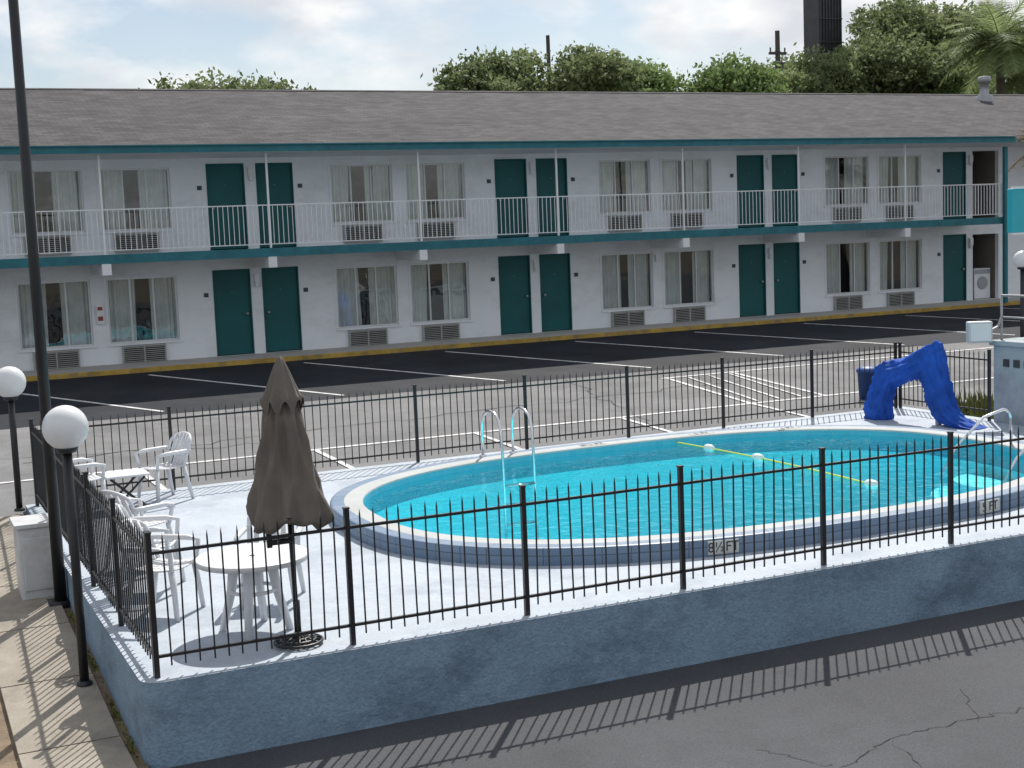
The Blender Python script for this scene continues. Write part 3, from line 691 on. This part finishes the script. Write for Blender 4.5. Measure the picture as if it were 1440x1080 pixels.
def tree(x,y,top,r,seed,m='leaf',per=45,size=.13,nl=6,dens=1.,flat=1.):
    rg=random.Random(seed);E=empty('oak_tree');zb=1.27;lobes=[]
    cz=top-r*.75*flat
    for i in range(nl):
        a=2*PI*i/nl+rg.uniform(-.4,.4);d_=r*rg.uniform(.35,.75);rr=r*rg.uniform(.34,.55)
        lobes.append((x+d_*math.cos(a),y+d_*math.sin(a),cz+rg.uniform(-.3,.25)*r*flat,rr,rr,rr*.75*flat))
    lobes.append((x,y,top-r*.5*flat,r*.5,r*.5,r*.45*flat))
    leaves('foliage',E,lobes,per,size,M[m],seed,dens)
    s=MB();s.tube([(x,y,zb-.1),(x+.1,y,zb+2),(x,y,cz-r*.4)],[.35,.27,.2],10)
    for l in lobes:
        mx=(x+(l[0]-x)*.5,y+(l[1]-y)*.5,cz-r*.15)
        s.tube([(x,y,cz-r*.6),mx,(l[0],l[1],l[2]+l[5]*.6)],[.16,.09,.02],6)
        for q in range(4):
            a=rg.uniform(0,2*PI);s.tube([(l[0],l[1],l[2]-l[5]*.3),(l[0]+l[3]*.9*math.cos(a),l[1]+l[3]*.9*math.sin(a),l[2]+l[5]*rg.uniform(.2,.9))],[.05,.015],5)
    s.obj('trunk_and_limbs',M['bark'],E,smooth=True)
tree(24.0,55,11.3,1.9,1,'leaf',44);tree(26.6,56,11.8,2.2,2,'leaf',50);tree(29.8,55,12.1,2.3,3,'leaf',55);tree(33.2,57,11.6,2.2,4,'leaf2',50)
tree(36.6,54,11.5,2.4,5,'leaf2',60);tree(38.6,56,11.2,2.2,6,'leaf2',50)
tree(42.3,55,12.1,2.8,7,'leaf',66,nl=7);tree(46.0,54,12.9,3.1,8,'leaf',75,nl=8);tree(50.0,57,15.4,3.8,9,'leaf',64,nl=9,size=.15);tree(45.5,62,12.9,3.,10,'leaf',50);tree(54.5,57,14.2,3.4,14,'leaf',60)
tree(49.0,53,11.6,2.6,15,'leaf2',60)
tree(13.3,56,10.8,2.7,11,'leaf',16,nl=7,flat=.5);tree(16.2,57,10.6,2.3,12,'leaf',13,nl=6,flat=.45)
def palm(x,y,zc,R,nf,seed,zb=1.27,m='frond',tr=.2,base=None,el0=-.5):
    rg=random.Random(seed);E=empty('palm_tree');s=MB()
    bx,by=base or (x+.3,y)
    s.tube([(bx,by,zb),(bx*.6+x*.4,by*.6+y*.4,(zb+zc)*.5),(x,y,zc-.1)],[tr*1.3,tr,tr*.9],12);s.obj('trunk',M['bark'],E,smooth=True)
    s=MB()
    for i in range(nf):
        a=2*PI*i/nf*2.4+rg.uniform(-.2,.2);el=rg.uniform(el0,1.2);L_=R*rg.uniform(.8,1.1)
        p=Vector((x,y,zc));dv=Vector((math.cos(a)*math.cos(el),math.sin(a)*math.cos(el),math.sin(el)));pts=[p.copy()];K=14
        for k in range(K):
            dv=(dv+Vector((0,0,-.085))).normalized();p=p+dv*L_/K;pts.append(p.copy())
        s.tube(pts,[.03*(1-k/(K+1))+.004 for k in range(K+1)],4)
        for k in range(2,K+1):
            t=(pts[k]-pts[k-1]).normalized();sd=t.cross(Vector((0,0,1)))
            if sd.length<.1: sd=Vector((1,0,0))
            sd.normalize();ll=R*.32*math.sin(PI*min(1,(k+1)/(K+2)))+.08
            for sg in (-1,1):
                for f_ in (0,.33,.66):
                    q=pts[k-1].lerp(pts[k],f_);e=q+(sd*sg+t*.7+Vector((0,0,rg.uniform(-.5,.1)))).normalized()*ll
                    wv=t*.022*R/2
                    n0=len(s.v);s.v+=[tuple(q-wv),tuple(q+wv),tuple(e)];s.f.append((n0,n0+1,n0+2));s.mi.append(0)
    s.obj('fronds',M[m],E)
palm(46.0,47.0,11.6,3.0,56,21);palm(48.2,48,10.3,2.3,36,22)
palm(29.4,28.3,5.7,1.1,26,23,m='deadfrond',tr=.12)
# ------------------------------------------------------------------ background poles & tower
E=empty('utility_pole');s=MB();s.tube([(35.4,70,1.2),(35.4,70,14.8)],[.16,.11],8);s.obj('pole_shaft',mat('pole_wood',(.07,.06,.055),.9),E)
E=empty('utility_pole');s=MB();s.tube([(43.6,60,1.2),(43.6,60,13.8)],[.17,.12],8);s.box(43.1,44.1,59.9,60.1,12.6,12.72);s.box(43.25,43.95,59.9,60.1,12.1,12.2);s.tube([(43.9,59.8,11.5),(43.9,59.8,12.1)],.16,10)
for xx in (43.15,43.6,44.05): s.tube([(xx,60,12.72),(xx,60,12.95)],.04,6)
s.obj('pole_and_crossarms',mat('pole_wood2',(.09,.08,.075),.9),E)
E=empty('sign_tower');s=MB();s.box(45.95,47.35,59.6,60.9,12.6,22)
for i in range(8):
    x=45.98+.19*i;s.box(x,x+.06,59.53,59.598,12.6,22)
for z in (13.2,14.4,15.6,16.8): s.box(45.9,47.4,59.5,59.528,z,z+.06)
s.box(46.3,47.0,59.9,60.6,1.2,12.6);s.obj('louvred_tower',mat('tower_grey',(.05,.053,.06),.6,.2,2),E)
# ------------------------------------------------------------------ world & light
EL=50
sv=Vector((.6,.8,0))*math.cos(math.radians(EL))+Vector((0,0,math.sin(math.radians(EL))))
wd=bpy.data.worlds.new('World');sc.world=wd;wd.use_nodes=True;N=wd.node_tree.nodes;L=wd.node_tree.links;N.clear()
out=N.new('ShaderNodeOutputWorld');sky=N.new('ShaderNodeTexSky');sky.sky_type='NISHITA';sky.sun_disc=False
sky.sun_elevation=math.radians(EL);sky.sun_rotation=math.atan2(.6,.8)
b1=N.new('ShaderNodeBackground');b1.inputs['Strength'].default_value=.10;L.new(sky.outputs[0],b1.inputs['Color'])
tc=N.new('ShaderNodeTexCoord');mp=N.new('ShaderNodeMapping');mp.inputs['Scale'].default_value=(1,1,2.2);L.new(tc.outputs['Generated'],mp.inputs['Vector'])
n1=N.new('ShaderNodeTexNoise');n1.inputs['Scale'].default_value=5.;n1.inputs['Detail'].default_value=6;n1.inputs['Roughness'].default_value=.56;L.new(mp.outputs[0],n1.inputs['Vector'])
r1=N.new('ShaderNodeValToRGB');r1.color_ramp.elements[0].position=.42;r1.color_ramp.elements[0].color=(.1,)*3+(1,);r1.color_ramp.elements[1].position=.57;r1.color_ramp.elements[1].color=(1,1,1,1);L.new(n1.outputs['Fac'],r1.inputs['Fac'])
n2=N.new('ShaderNodeTexNoise');n2.inputs['Scale'].default_value=9.;n2.inputs['Detail'].default_value=5;L.new(mp.outputs[0],n2.inputs['Vector'])
r2=N.new('ShaderNodeValToRGB');r2.color_ramp.elements[0].position=.38;r2.color_ramp.elements[0].color=(.72,.75,.80,1);r2.color_ramp.elements[1].position=.56;r2.color_ramp.elements[1].color=(1,1,1,1);L.new(n2.outputs['Fac'],r2.inputs['Fac'])
b2=N.new('ShaderNodeBackground');b2.inputs['Strength'].default_value=1.0;L.new(r2.outputs['Color'],b2.inputs['Color'])
mx=N.new('ShaderNodeMixShader');L.new(r1.outputs['Color'],mx.inputs[0]);L.new(b1.outputs[0],mx.inputs[1]);L.new(b2.outputs[0],mx.inputs[2]);L.new(mx.outputs[0],out.inputs['Surface'])
sl=bpy.data.lights.new('sun','SUN');sl.energy=4.9;sl.angle=math.radians(.5);sl.color=(1,.955,.89);so=bpy.data.objects.new('sun',sl);sc.collection.objects.link(so);so.rotation_euler=(-sv).to_track_quat('-Z','Y').to_euler();so.location=(10,20,30)
# ------------------------------------------------------------------ camera
f=1943.
d1=Vector((4216,384,-f)).normalized();d2=Vector((-911.7,179,-f));d2=(d2-d1*d2.dot(d1)).normalized();d3=d1.cross(d2)
R3=Matrix((d1,d2,d3))
cam=bpy.data.cameras.new('camera');cam.sensor_width=36;cam.lens=f/1440*36;cam.clip_end=3000;cam.clip_start=.1
co=bpy.data.objects.new('camera',cam);sc.collection.objects.link(co);co.matrix_world=Matrix.Translation((0,0,4.1))@R3.to_4x4();sc.camera=co
sc.view_settings.view_transform='Standard';sc.view_settings.look='None';sc.view_settings.exposure=0
